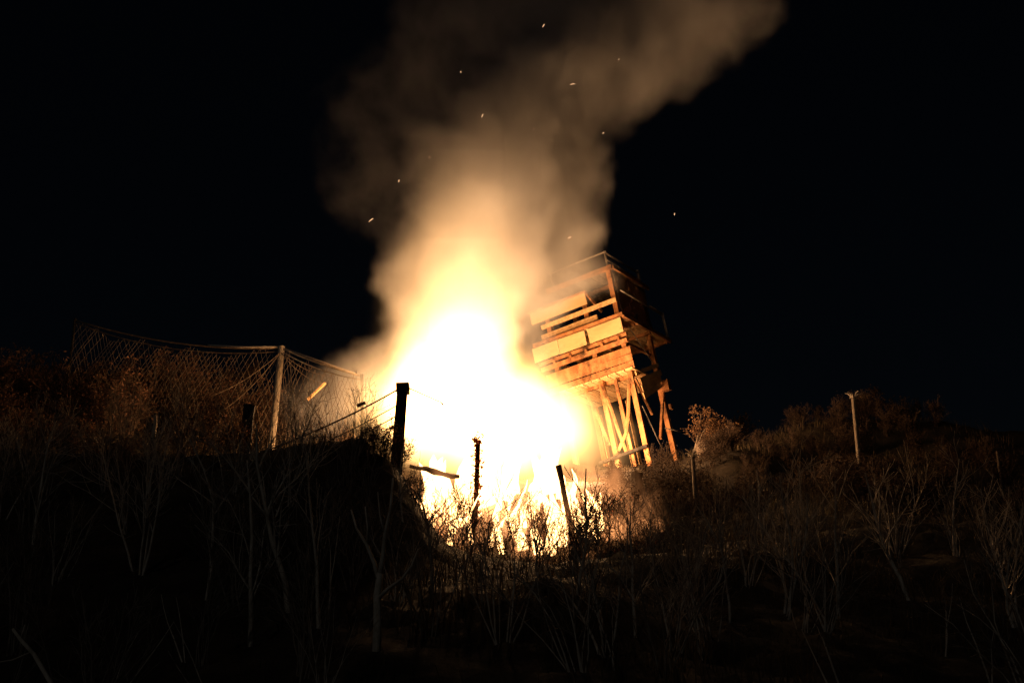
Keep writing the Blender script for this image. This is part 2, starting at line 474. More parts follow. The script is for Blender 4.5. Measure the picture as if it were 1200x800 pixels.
for k, (x, y, s, t) in enumerate(spots):
    s *= .62 if -.6 < x < 2.6 else .8
    if t == 's':
        plant('sapling', V_sap[k % 5], x, y, s, prng.uniform(0, 6.28), 'slender bare single-stemmed sapling ' + slope_where(x), 'sapling', 'single-stem saplings ' + slope_where(x), (prng.uniform(-5, 5), prng.uniform(-5, 5)))
    else:
        plant('coppiced_sapling', V_multi[k % 3], x, y, s, prng.uniform(0, 6.28), 'clump of bare fanning stems ' + slope_where(x), 'sapling', 'multi-stem saplings ' + slope_where(x))
for k in range(14):
    x = prng.uniform(-5.5, 6.5); y = prng.uniform(12.5, 17)
    plant('dead_stick', V_stick[k % 3], x, y, prng.uniform(.6, .95), prng.uniform(0, 6.28), 'dead forked stick poking up ' + slope_where(x), 'stick', 'dead sticks ' + slope_where(x), (prng.uniform(-20, 20), prng.uniform(-25, 25)))

WHIP = dict(wander=0.14, up=0.4, kids=[(4, 8), (2, 4)], t0=[0.25, 0.2], angle=(15, 45), ratio=(0.25, 0.5), rmin=0.003)
V_whip = [plant_meshes(240 + k, 8, 1.9, .013, WHIP, 2, None, 0, barkm=M['palebark'] if k % 2 else M['bark'], twigm=M['bark'], lean=.28) for k in range(5)]
for k in range(64):
    y = 12.6 + 10.2 * (k / 63) ** .8
    x = prng.uniform(-.4, .42) * y
    sc = prng.uniform(.5, .95) * (.75 if -1.5 < x < 3 and y > 17 else 1)
    plant('twiggy_thicket', V_whip[k % 5], x, y, sc, prng.uniform(0, 6.28), 'tangle of thin bare whips ' + slope_where(x), 'thicket', 'thickets ' + slope_where(x), (prng.uniform(-8, 8), prng.uniform(-10, 10)))

# the forked young tree in front
fk = MB()
fk.tube([(0, 0, -.3), (.01, 0, .35), (-.01, .02, .75), (.02, 0, 1.05)], [.062, .056, .05, .046], 7)
br = MB()
br.tube([(.0, 0, .98), (-.06, .02, 1.2), (-.16, .03, 1.45), (-.3, .0, 1.68), (-.38, 0, 1.95)], [.036, .03, .024, .016, .01], 5)
br.tube([(.015, 0, 1.0), (.05, .0, 1.3), (.07, -.02, 1.6), (.13, 0, 1.95), (.15, 0, 2.4)], [.038, .032, .026, .02, .012], 5)
br.tube([(.01, 0, .72), (.14, .02, .86), (.3, .02, .98), (.42, .0, 1.16), (.5, 0, 1.4)], [.03, .025, .02, .014, .008], 5)
br.tube([(-.16, .03, 1.45), (-.16, .03, 1.7), (-.2, .03, 2.0)], [.018, .013, .008], 4)
br.tube([(.07, -.02, 1.6), (.0, -.02, 1.85), (-.04, 0, 2.2)], [.018, .013, .008], 4)
ft = empty('forked_tree', (-1.36, 14.4, gz(-1.36, 14.4)))
fk.build('trunk', M['palebark'], ft, True); br.build('branches', M['palebark'], ft, True)
ft.scale = (.8, .8, .74)
tag(ft, 'stout young tree forking into three bare limbs on the dark slope', 'tree')

# pale broken branch poking into view
pb = MB()
pb.tube([(.62, .05, -.75), (.38, 0, -.2), (.27, 0, .02), (.13, .02, .21), (.03, .0, .31), (-.03, .0, .38)], [.022, .019, .018, .016, .015, .011], 6)
pb.tube([(.03, .0, .31), (.045, .0, .37), (.05, .0, .41)], [.007, .006, .004], 4)
pb.tube([(.1, .02, .22), (-.02, .03, .17), (-.14, .02, .15)], [.006, .005, .004], 4)
po = pb.build('broken_branch', M['palebark'], None, True)
po.location = (-3.45, 10.0, 2.73)
tag(po, 'pale broken branch end curving up out of the undergrowth', 'branch')

# bare trees on the skyline
plant('bare_tree', V_tree[0], -9.2, 44.5, .55, 1.0, 'bare tree with fine twigs rising behind the netting fence', 'tree', None)
plant('bare_tree', V_tree[1], 7.6, 50.0, .85, 2.4, 'dark bushy tree on the ridge behind the leaning tower', 'tree', None)
plant('bare_tree', V_tree[0], 13.6, 49.5, .6, 4.2, 'dark bare tree on the ridge beyond the pale-headed post', 'tree', None)

# ------------------------------------------------------------------ the leaning timber tower
TW = empty('scaffold_tower', (4.03, 40.0, 12.26))
TW.rotation_euler = (Matrix.Rotation(R(-10), 3, 'Y') @ Matrix.Rotation(R(60), 3, 'Z')).to_euler()
tag(TW, 'tall timber tower of open decks leaning over towards the flames', 'tower')
trng = random.Random(5)
def tb(name, p0, p1, w=.13, h=.13, m='timber', up=(0, 0, 1), parent=None):
    return one_box(name, M[m], parent or TW, p0, p1, w, h, up, trng, 0.008)
def tt(name, p0, p1, r=.03, m='steel'):
    b_ = MB(); b_.tube([p0, p1], r, 7)
    return b_.build(name, M[m], TW, True)
# local x runs back along the right face, local y along the face turned to the fire
BX, LY, MY = 2.15, 2.3, 0.98
POSTS = {'corner': (0, 0, 6.42), 'mid': (0, MY, 5.85), 'left': (0, LY, 5.65), 'rb': (BX, 0, 6.6), 'lb': (BX, LY, 6.1)}
for k, (x, y, h) in POSTS.items():
    tb('post', (x, y, -0.6), (x, y, h), .15, .15)
# lower bay: inner studs, cross beams, bent braces
tb('stud', (.02, .45, -.5), (.02, .52, 2.9), .09, .09)
tb('cross_beam', (-.14, -.1, .62), (-.14, 1.5, .55), .12, .09, 'char')
for pts in ([(-.1, .08, 2.6), (-.1, .3, 1.75), (-.1, .5, 1.2), (-.1, .85, .75)], [(-.1, .95, 2.85), (-.1, .8, 2.0), (-.1, .72, 1.3), (-.1, .6, .6)], [(-.1, 1.5, 2.8), (-.1, 1.28, 2.0), (-.1, 1.1, 1.0)]):
    b_ = MB(); b_.tube(pts, .05, 5); b_.build('warped_brace', M['timber'], TW)
# pale planks added behind the lower bay to imitate the glow there
for k in range(9):
    y0 = .12 + k * .25
    if k in (0, 1, 2, 6): continue
    tb('glow_plank', (BX - .12, y0, -.4), (BX - .12, y0 + trng.uniform(-.02, .02), 2.8 + trng.uniform(-.25, .1)), .21, .03, 'board', (0, 1, 0))
# deck A with its skirt boards
dk = tb('deck', (.25, -.15, 2.95), (.25, 2.45, 2.95), .1, .1)
for k in range(9):
    y0 = -.05 + k * .28
    tb('deck_plank', (-.2, y0, 3.03), (BX + .15, y0, 3.03 + trng.uniform(-.02, .02)), .25, .05, 'board', parent=dk)
for k, (z, dz) in enumerate(((3.14, 0), (3.37, .02), (3.6, -.02))):
    tb('skirt_board', (-.13 - .015 * k, -.22, z), (-.13 - .015 * k, 2.65, z + dz), .03, .21, 'timber')
tb('joist', (-.3, -.25, 3.86), (-.3, 2.7, 3.84), .1, .12)
tb('joist', (-.26, -.25, 4.06), (-.26, 2.75, 4.05), .08, .1)
for y in (0.0, .55, 1.1, 1.65, 2.2):
    tb('bracket', (-.42, y, 3.95), (1.9, y, 3.95), .08, .08)
for y0, y1 in ((-.2, .93), (1.03, 1.95), (1.97, 2.85)):
    tb('lit_underside_panel', (-.36, y0, 4.36), (-.36, y1, 4.35), .025, .46, 'ply')  # added pale panels imitating the firelit underside of deck B
# deck B, the widest, cantilevered past the rear post
dk = tb('deck', (1.7, -.25, 4.57), (1.7, 2.7, 4.57), .09, .11)
for k in range(10):
    y0 = -.1 + k * .29
    tb('deck_plank', (-.28, y0, 4.66), (3.25 + trng.uniform(-.08, .08), y0, 4.66 + trng.uniform(-.02, .02)), .27, .05, 'board', parent=dk)
tb('joist', (.5, -.25, 4.57), (.5, 2.7, 4.57), .09, .11)
tb('joist', (3.0, -.25, 4.57), (3.0, 2.7, 4.57), .09, .11)
tb('edge_beam', (-.3, -.27, 4.66), (3.3, -.27, 4.64), .07, .14)
tb('edge_beam', (-.35, -.3, 4.68), (-.35, 2.8, 4.67), .09, .1)
# guard boards between deck B and deck C on the fire side
tb('guard_rail', (-.16, -.12, 5.25), (-.16, 2.5, 5.22), .05, .13, 'board')
tb('guard_rail', (-.16, .6, 4.92), (-.16, 2.55, 4.9), .05, .16, 'board')
tb('guard_panel', (-.2, .82, 5.62), (-.2, 2.78, 5.58), .05, .36, 'ply')
tb('panel_cap', (-.2, .78, 5.83), (-.2, 2.84, 5.79), .14, .05, 'timber')
tb('panel_stay', (-.2, .82, 5.82), (.5, .7, 5.3), .05, .09)
# deck C and the railing on top
dk = tb('deck', (1.1, -.1, 6.24), (1.1, 2.05, 6.24), .09, .1)
for k in range(8):
    y0 = -.02 + k * .27
    tb('deck_plank', (-.1, y0, 6.32), (BX + .3, y0, 6.32 + trng.uniform(-.02, .02)), .25, .05, 'oldpost', parent=dk)  # grey wood chosen dark to imitate the shade on the top deck
tb('edge_beam', (-.14, -.18, 6.32), (-.14, 2.1, 6.3), .06, .15)
tb('edge_beam', (-.1, -.2, 6.33), (BX + .4, -.2, 6.31), .06, .12)
tt('top_rail', (0, -.05, 6.92), (0, 1.95, 6.9))
tt('top_rail', (-.05, 0, 6.9), (BX + .3, 0, 6.9))
tt('top_rail', (-.05, -.04, 6.62), (BX + .3, -.04, 6.6), .02)
tt('rail_post', (0, 1.9, 6.3), (0, 1.9, 6.95))
tt('rail_post', (0, 0, 6.3), (0, 0, 6.95))
tt('rail_post', (BX + .3, 0, 5.6), (BX + .3, 0, 7.0), .045)
tt('rail_post', (3.15, -.25, 4.6), (3.15, -.25, 5.6), .045)
tt('side_rail', (0, -.25, 5.55), (3.2, -.25, 5.5), .022)
tt('side_rail', (BX, -.25, 5.58), (3.2, -.25, 5.56), .03)
# loose mesh sheeting hung on the right face
sh = MB()
nu, nv = 9, 9
for j in range(nv):
    for i in range(nu):
        u, v = i / (nu - 1), j / (nv - 1)
        sh.v.append(Vector((.05 + u * (BX + .15), -.13 + .05 * math.sin(u * 7 + v * 3) * (1 - abs(2 * v - 1)), 4.74 + v * 1.5)))
for j in range(nv - 1):
    for i in range(nu - 1):
        a = j * nu + i
        sh.f.append((a, a + 1, a + nu + 1, a + nu))
so = sh.build('sheeting', M['sheet'], TW, True)
sd = so.modifiers.new('thick', 'SOLIDIFY'); sd.thickness = 0.006
# right side: broken panel, braces
tb('tilted_board', (.1, -.12, 2.92), (BX - .05, -.12, 3.62), .05, .12, 'board')
for k in range(3):
    tb('broken_panel', (.25, -.16, 2.68 - k * .23), (BX - .05 - .12 * k, -.16, 3.36 - k * .22), .03, .2, 'board')
tb('bracket_block', (BX - .1, -.22, 2.72), (BX - .1, -.22, 3.05), .26, .2)
tb('bracket_block', (BX + .2, -.1, 2.2), (BX + .2, -.1, 2.36), .16, .14)
tb('brace', (BX - .1, -.1, 2.7), (BX - 1.1, -.08, 1.05), .07, .07)
tt('thin_brace', (.1, -.1, 1.9), (.95, -.1, .7), .018)
tt('thin_brace', (.3, -.12, 4.5), (1.7, -.12, 3.6), .018)
tt('thin_brace', (1.2, -.25, 1.35), (3.1, -.25, 1.5), .02)
tb('brace', (0, -.1, 2.75), (.75, -.1, 1.75), .07, .07)

# ------------------------------------------------------------------ netting fence on the left
NF = empty('net_fence', (-6.6, 38, gz(-6.6, 38)))
tag(NF, 'sagging cord netting fence hung from cables on timber posts', 'fence')
o0 = Vector(NF.location)
tops = [Vector((-17.5, 43.0, 18.2)), Vector((-13.48, 41, 17.22)), Vector((-6.54, 38, 15.22)), Vector((-4.01, 36, 13.71))]
bases = [Vector((-17.5, 43.0, gz(-17.5, 43) - .3)), Vector((-13.5, 41, gz(-13.5, 41) - .3)), Vector((-6.72, 38, gz(-6.72, 38) - .3)), Vector((-3.86, 36, gz(-3.86, 36) - .3))]
for k, (a, b_) in enumerate(zip(tops, bases)):
    if k == 0: continue
    mb = MB()
    mb.tube([b_ - o0, b_.lerp(a, .5) - o0 + Vector((.01, 0, 0)), a - o0 + Vector((0, 0, .06))], ([.1, .095, .09] if k == 2 else [.045, .04, .04]), 9)
    mb.build('post', M['palepost'] if k == 2 else M['char'], NF, True)
nrng = random.Random(21)
def catenary(a, b_, sag, n=12):
    return [a.lerp(b_, k / n) - Vector((0, 0, sag * 4 * (k / n) * (1 - k / n))) for k in range(n + 1)]
for k in (1, 2):
    for dz, sag, r in ((0.0, .28 if k < 2 else .05, .022), (-.09, .38 if k < 2 else .13, .016)):
        mb = MB(); mb.tube([q - o0 for q in catenary(tops[k] + Vector((0, 0, dz)), tops[k + 1] + Vector((0, 0, dz)), sag)], r, 6)
        mb.build('cable', M['wire'] if k == 1 else M['cable'], NF, True)  # left span darker, so the fading firelight is put into its colour
pipe = MB(); q0 = catenary(tops[1], tops[2], .28)
pipe.tube([q0[8] - o0 + Vector((0, 0, .03)), q0[10] - o0 + Vector((0, 0, .03)), q0[12] - o0 + Vector((0, 0, .03))], .036, 7)
pipe.build('cable_sleeve', M['cable'], NF, True)
pipe = MB(); pipe.tube([tops[2] - o0 + Vector((.1, 0, -.02)), tops[3] - o0 + Vector((-.15, 0, .06))], .032, 7)
pipe.build('cable_sleeve', M['cable'], NF, True)
for k in (1, 2):
    a, b_, c, d = tops[k], tops[k + 1], bases[k], bases[k + 1]
    Lk = (b_ - a).length
    H = 2.3 if k < 2 else 1.9
    net = MB()
    step = .19 / Lk
    for sgn in (1, -1):
        u0 = -0.7
        while u0 < 1.7:
            pts = []
            for j in range(13):
                t = j / 12
                u = u0 + sgn * t * H * .75 / Lk
                if 0 <= u <= 1:
                    top = a.lerp(b_, u) - Vector((0, 0, (.38 if k < 2 else .13) * 4 * u * (1 - u) + .09))
                    bot = c.lerp(d, u) + Vector((0, 0, .3))
                    q = top.lerp(bot, t)
                    q += Vector((0, -.25 * math.sin(t * math.pi) + .05 * math.sin(u * 40 + t * 9), .1 * math.sin(u * 23 + 3 * t) + .05 * math.sin(u * 57 + 11 * t))) 
                    pts.append(q - o0)
                elif pts:
                    break
            if len(pts) > 2:
                net.tube(pts, .0055, 3, cap=False)
            u0 += step * nrng.uniform(.55, 1.45)
    n_ = net.build('netting', M['net'], NF)
    n_['kind'] = 'stuff'
# stay wires from the main post
for dx, dz in ((-1.9, -1.5), (-1.5, -1.9), (1.2, -1.1), (1.5, -.9)):
    mb = MB(); p1 = tops[2] + Vector((dx, -.2, dz))
    mb.tube([q - o0 for q in catenary(tops[2] + Vector((0, -.1, -.15)), p1, .16, 6)], .009, 5)
    mb.build('stay_cord', M['net'], NF, True)
# loose batten hung in the net
lb = MB(); lb.box((-5.41, 35.9, 13.02), (-4.96, 35.9, 13.5), .1, .05)
tag(lb.build('loose_batten', M['board']), 'short pale batten propped at a slant behind the wires', 'batten')

# ------------------------------------------------------------------ wire trellis posts near the lip
WT = empty('wire_trellis', (-2.0, 24.0, gz(-2.0, 24.0)))
tag(WT, 'dark square trellis post with sagging wires silhouetted before the fire', 'trellis')
o0 = Vector(WT.location)
pt = Vector((-1.94, 24, 9.5))
mb = MB()
mb.tube([Vector((-2.04, 24, 7.0)) - o0, Vector((-2.0, 24, 8.3)) - o0, pt - o0], [.115, .112, .1], 8)
mb.build('post', M['char'], WT)
mb = MB(); mb.box(pt - o0 + Vector((-.11, 0, -.06)), pt - o0 + Vector((.12, 0, -.05)), .24, .16); mb.build('post_cap', M['char'], WT)
p2 = Vector((-4.6, 21.5, 7.4))
mb = MB(); mb.tube([Vector((p2.x - .05, p2.y, gz(p2.x, p2.y) - .3)) - o0, p2 - o0], .1, 8); mb.build('post', M['char'], WT)
for z1, z2, sag in ((-.02, -.05, .12), (-.31, -.36, .1), (-.5, -.55, .1), (-.66, -.72, .08)):
    mb = MB(); mb.tube([q - o0 for q in catenary(pt + Vector((0, 0, z1)), p2 + Vector((0, 0, z2)), sag)], .015 if sag > .11 else .01, 5)
    mb.build('wire', M['wire'], WT, True)
mb = MB(); mb.tube([q - o0 for q in (pt + Vector((.1, 0, -.04)), pt + Vector((.4, .1, -.15)), pt + Vector((.66, .2, -.24)), pt + Vector((.72, .2, -.3)))], [.013, .012, .012, .02], 5)
mb.build('snapped_wire', M['wire'], WT, True)
mb = MB(); mb.tube([q - o0 for q in catenary(Vector((-2.7, 23.6, 9.0)), Vector((-2.55, 23.6, 9.06)), 0, 2)], .03, 6)
mb.build('wire_tensioner', M['wire'], WT, True)

def stake(name, p0, p1, r, m, label, cat='post', group=None, leaves=0, lm='redleaf'):
    o = empty(name, p0)
    q0, q1 = Vector((0, 0, 0)), Vector(p1) - Vector(p0)
    rng = random.Random(hash(label) % 1000 if False else len(label))
    b_ = MB()
    n = 6
    b_.tube([q0.lerp(q1, k / n) + Vector((rng.uniform(-.01, .01), rng.uniform(-.01, .01), 0)) for k in range(n + 1)], [r * rng.uniform(.88, 1.1) for k in range(n + 1)], 8)
    b_.build('shaft', M[m], o)
    if leaves:
        lv = MB()
        for k in range(leaves):
            c = q0.lerp(q1, rng.uniform(.2, 1.03)) + Vector((rng.gauss(0, r * 1.3), rng.gauss(0, r * 1.3), rng.gauss(0, .04)))
            u = Vector((rng.gauss(0, 1), rng.gauss(0, 1), rng.gauss(0, 1))).normalized() * .045
            v = u.cross(Vector((rng.gauss(0, 1), rng.gauss(0, 1), rng.gauss(0, 1)))).normalized() * .04
            lv.quad(c, u, v)
        lv.build('leaves', M[lm], o)
    tag(o, label, cat, group)
    return o
stake('vine_post', (-.76, 27.5, gz(-.76, 27.5) - .2), (-.68, 27.5, 9.5), .05, 'char', 'stake wrapped in dead reddish vine leaves amid the flames', leaves=420)
stake('charred_stake', (1.24, 27.2, gz(1.24, 27.2) - .2), (.92, 27.2, 8.9), .06, 'char', 'charred stake leaning to one side in front of low flames')
stake('bank_stub', (-4.72, 24.2, gz(-4.72, 24.2) - .3), (-4.68, 24.2, 9.2), .1, 'char', 'thick dark stub post on the bank below the netting')
stake('thin_stake', (-6.3, 24.0, gz(-6.3, 24.0) - .3), (-6.28, 24, 8.95), .035, 'palepost', 'thin weathered stake low on the bank below the netting')
# pale headed post on the right slope
def headed(p, h, r, label, spread):
    g = gz(p[0], p[1])
    o = empty('headed_post', (p[0], p[1], g))
    b_ = MB(); b_.tube([(0, 0, -.2), (.01, 0, h * .5), (0, 0, h)], [r, r * .95, r * .9], 8); b_.build('shaft', M['bark'], o)
    rng = random.Random(len(label))
    for k in range(7):
        a = k / 7 * 6.28 + rng.uniform(-.3, .3)
        b_ = MB(); e = Vector((math.cos(a) * spread, math.sin(a) * spread, h + rng.uniform(-.03, .14)))
        b_.tube([(0, 0, h - .06), Vector((0, 0, h)).lerp(e, .6) + Vector((0, 0, .02)), e], [.014, .012, .007], 5)
        b_.build('stub_branch', M['palebark'], o)
    tag(o, label, 'post')
headed((8.56, 34.0), 12.5 - gz(8.56, 34.0), .06, 'tall weathered post with pale stubby head on the right slope', .2)
headed((3.81, 29.0), 9.6 - gz(3.81, 29.0), .04, 'thin stake with splayed pale tips below the tower foot', .17)
stake('faint_stake', (12.0, 34.0, gz(12.0, 34) - .2), (12.02, 34, gz(12, 34) + 1.1), .04, 'oldpost', 'plain grey stake far along the right slope')

# ------------------------------------------------------------------ rubble by the tower foot
def rock(name, p, s, seed, m, label, cat):
    rng = random.Random(seed)
    b_ = MB(); n, k = 9, 6
    for j in range(k + 1):
        a = math.pi * j / k
        for i in range(n):
            t = 2 * math.pi * i / n
            r = 1 + rng.uniform(-.16, .16)
            b_.v.append(Vector((math.sin(a) * math.cos(t) * s[0] * r, math.sin(a) * math.sin(t) * s[1] * r, math.cos(a) * s[2] * r)))
    for j in range(k):
        for i in range(n):
            q = j * n + i; q2 = j * n + (i + 1) % n
            b_.f.append((q, q + n, q2 + n, q2))
    o = b_.build(name, M[m]); o.location = p
    return tag(o, label, cat)
stake('dark_stump', (2.75, 31.0, gz(2.75, 31.0) - .2), (2.8, 31.0, 9.75), .15, 'char', 'thick burnt stump dark against the glowing tower foot', 'stump')  # near-black colour imitates the unlit side of a silhouetted stump
# uprooted bush lying on its side by the tower foot
ub = empty('uprooted_bush', (5.3, 39.6, gz(5.3, 39.6) + .3), (R(0), R(34), 0))
for nm, me in plant_meshes(303, 6, 1.25, .03, SHRUB, 2, M['paleleaf'], 1500, .05, lean=.25):
    link(bpy.data.objects.new(nm, me), ub)
ub.scale = (.95, .8, .95)
tag(ub, 'leafy uprooted bush tipped over beside the tower foot', 'bush')
lg = MB(); lg.tube([(0, 0, 0), (.12, .6, .05), (.2, 1.2, .12)], [.17, .16, .15], 12); lo = lg.build('cut_log', M['oldpost'])
lo.location = (5.35, 38.9, gz(5.15, 38.9) + .42)
tag(lo, 'cut log with its round pale end showing under the uprooted bush', 'log')

# ------------------------------------------------------------------ the fire
FR = empty('fire', (-.6, 33.5, gz(-.6, 33.5)))
tag(FR, 'huge white-hot blaze of flames roaring on the slope', 'fire')
o0 = Vector(FR.location)
frng = random.Random(77)
def tongue(x, y, h, r, z0=None):
    g = (gz(x, y) if z0 is None else z0) - .1
    ph = frng.uniform(0, 6.28); b_ = MB(); pts = []; rad = []
    n = 8
    for k in range(n + 1):
        t = k / n
        pts.append(Vector((x + .16 * h * t * math.sin(ph + t * 4), y + .12 * h * t * math.cos(ph * 1.7 + t * 3.4), g + h * t)) - o0)
        rad.append(max(r * (t + .25) ** .6 * (1 - t) ** .85 * 1.5, .006))
    b_.tube(pts, rad, 8)
    return b_.build('flame', M['flame'], FR, True)
for k in range(26):          # heart of the blaze
    a = frng.uniform(0, 6.28); q = frng.uniform(0, 1) ** .6
    x = -.6 + math.cos(a) * q * 1.8; y = 33.8 + math.sin(a) * q * 1.9
    tongue(x, y, frng.uniform(1.0, 2.5) * (1.15 - .6 * q), frng.uniform(.2, .4))
for k in range(46):          # low flames creeping through the growth towards the lip
    x = frng.uniform(-1.8, 2.0); y = frng.uniform(26.6, 31.0)
    tongue(x, y, frng.uniform(.35, 1.1), frng.uniform(.05, .13))
for x, y, h, r in ((.75, 26.9, .95, .16), (.5, 26.8, .7, .15), (.95, 27.2, 1.3, .14), (-1.6, 26.9, .6, .12), (-1.45, 26.6, .45, .1), (.2, 27.0, .6, .15)):
    tongue(x, y, h, r)
def fire_light(p, w, r):
    d = bpy.data.lights.new('fire_glow', 'POINT')
    d.energy = w; d.color = FIRE; d.shadow_soft_size = r
    o = bpy.data.objects.new('fire_glow', d); o.location = Vector(p) - o0
    link(o, FR)
fire_light((-.8, 33.6, 11.3), 2300, .8)
fire_light((-1.4, 34.2, 13.6), 1400, .9)
fire_light((-1.2, 34.8, 16.4), 420, 1.3)
fire_light((-.7, 35.0, 18.2), 260, 1.4)
fire_light((1.3, 36.6, 11.75), 3000, .5)
fire_light((.5, 29.2, 8.6), 160, .35)
fire_light((2.9, 39.3, 12.7), 380, .3)

# charred beams lying in the blaze
for k, (p0, p1) in enumerate((((-2.3, 31.0, 9.9), (-1.2, 31.4, 9.75)), ((.9, 30.6, 8.75), (1.7, 31.6, 9.3)))):
    b_ = MB(); b_.tube([Vector(p0).lerp(Vector(p1), q / 6) + Vector((0, 0, frng.uniform(-.03, .03))) for q in range(7)], [frng.uniform(.04, .085) for q in range(7)], 6)
    tag(b_.build('charred_beam', M['char']), 'blackened beam lying in the heart of the blaze', 'beam', 'beams burning in the blaze')

# ------------------------------------------------------------------ volumes: procedural density fields baked to a grid
class G:
    """tiny expression builder for geometry-node fields"""
    def __init__(self, name):
        self.t = bpy.data.node_groups.new(name, 'GeometryNodeTree')
        self.t.interface.new_socket('Geometry', in_out='OUTPUT', socket_type='NodeSocketGeometry')
        self.pos = self.t.nodes.new('GeometryNodeInputPosition').outputs[0]
    def m(self, op, a, b=None, c=None, clamp=False):
        n = self.t.nodes.new('ShaderNodeMath'); n.operation = op; n.use_clamp = clamp
        for i, v in enumerate((a, b, c)):
            if v is None: continue
            if isinstance(v, (int, float)): n.inputs[i].default_value = v
            else: self.t.links.new(v, n.inputs[i])
        return n.outputs[0]
    def v(self, op, a, b=None, scale=None):
        n = self.t.nodes.new('ShaderNodeVectorMath'); n.operation = op
        for i, w in enumerate((a, b)):
            if w is None: continue
            if isinstance(w, tuple): n.inputs[i].default_value = w
            else: self.t.links.new(w, n.inputs[i])
        if scale is not None: n.inputs['Scale'].default_value = scale
        return n.outputs['Value'] if op in ('LENGTH', 'DOT_PRODUCT') else n.outputs[0]
    def noise(self, vec, scale, detail=4, rough=.6, color=False):
        n = self.t.nodes.new('ShaderNodeTexNoise')
        n.inputs['Scale'].default_value = scale; n.inputs['Detail'].default_value = detail; n.inputs['Roughness'].default_value = rough
        self.t.links.new(vec, n.inputs['Vector'])
        return n.outputs['Color' if color else 0]
    def warp(self, vec, scale, amp, detail=3):
        c = self.noise(vec, scale, detail, .55, True)
        return self.v('ADD', vec, self.v('SCALE', self.v('SUBTRACT', c, (.5, .5, .5)), scale=amp))
    def blob(self, vec, c, r, w):
        d = self.v('LENGTH', self.v('DIVIDE', self.v('SUBTRACT', vec, tuple(c)), tuple(r)))
        q = self.m('SUBTRACT', 1, self.m('MULTIPLY', d, d), clamp=True)
        return self.m('MULTIPLY', q, w)
    def blobs(self, vec, lst):
        acc = None
        for c, r, w in lst:
            b = self.blob(vec, c, r, w)
            acc = b if acc is None else self.m('ADD', acc, b)
        return acc
    def finish(self, dens, lo, hi, res, material):
        n = self.t.nodes
        vc = n.new('GeometryNodeVolumeCube')
        self.t.links.new(dens, vc.inputs['Density'])
        vc.inputs['Min'].default_value = lo; vc.inputs['Max'].default_value = hi
        for k, nm in enumerate(('Resolution X', 'Resolution Y', 'Resolution Z')): vc.inputs[nm].default_value = res[k]
        sm = n.new('GeometryNodeSetMaterial'); sm.inputs['Material'].default_value = material
        out = n.new('NodeGroupOutput')
        self.t.links.new(vc.outputs[0], sm.inputs[0]); self.t.links.new(sm.outputs[0], out.inputs[0])
        return self.t

def volume_object(name, tree, parent=None):
    v = bpy.data.volumes.new(name)
    o = link(bpy.data.objects.new(name, v), parent)
    md = o.modifiers.new('field', 'NODES'); md.node_group = tree
    return o

def volmat(name):
    m = bpy.data.materials.new(name); m.use_nodes = True
    n = m.node_tree.nodes; n.remove(n['Principled BSDF'])
    return m, n, m.node_tree.links

# smoke
m, n, l = volmat('smoke')
pv = n.new('ShaderNodeVolumePrincipled')
pv.inputs['Color'].default_value = (0.78, 0.78, 0.78, 1)
pv.inputs['Density'].default_value = 1.0
pv.inputs['Anisotropy'].default_value = 0.1
l.new(pv.outputs[0], n['Material Output'].inputs['Volume'])
g = G('smoke_field')
p = g.warp(g.warp(g.pos, .28, 2.6, 2), .85, 1.3, 4)
SM = [((-1.6, 35, 14.6), (1.9, 2.0, 2.2), .85), ((-1.5, 35, 16.6), (2.4, 2.2, 2.4), 1.2), ((-.9, 35.2, 18.8), (2.2, 2, 2.4), 1.1), ((-.2, 35.5, 20.6), (1.8, 2, 2.2), .7),
      ((.9, 36, 22.0), (2.4, 2, 2.0), .7), ((2.6, 36.5, 23.4), (2.6, 2, 2.0), .62), ((4.6, 37, 24.8), (2.6, 2, 2.0), .55), ((6.2, 37.2, 26.2), (2.6, 2, 2.0), .48),
      ((1.5, 37.5, 18.2), (1.3, 1.6, 2.2), 1.1), ((1.9, 37, 20.2), (1.4, 1.6, 2.0), 1.0), ((.6, 37.5, 16.4), (1.1, 1.3, 1.6), .75), ((1.1, 38, 15.2), (.8, 1.0, .8), .4),
      ((1.2, 37, 26), (3.2, 2, 2.8), .42), ((-3.0, 37, 22.5), (3.2, 2.4, 4.6), .12), ((-1.2, 37, 25), (3.0, 2, 3.0), .2), ((-4.0, 37, 19.5), (2.0, 1.6, 2.6), .07),
      ((-3.2, 35.5, 13.6), (1.4, 1.2, 1.2), .5), ((-4.2, 37.6, 13.8), (1.5, 1.4, 1.0), .7), ((-5.2, 37.6, 13.4), (1.6, 1.4, 1.0), .55)]
d = g.blobs(p, SM)
det = g.noise(g.v('MULTIPLY', p, (1, 1, .8)), 1.25, 7, .62)
d = g.m('MULTIPLY', g.m('SUBTRACT', g.m('MULTIPLY', d, g.m('ADD', -1.15, g.m('MULTIPLY', det, 4.4))), .06, clamp=True), .85)
smoke = volume_object('smoke_plume', g.finish(d, (-7.5, 32.0, 11.5), (9.5, 44.5, 28.5), (150, 80, 150), m))
tag(smoke, 'thick brown smoke plume billowing up from the blaze', 'smoke', None, 'stuff')

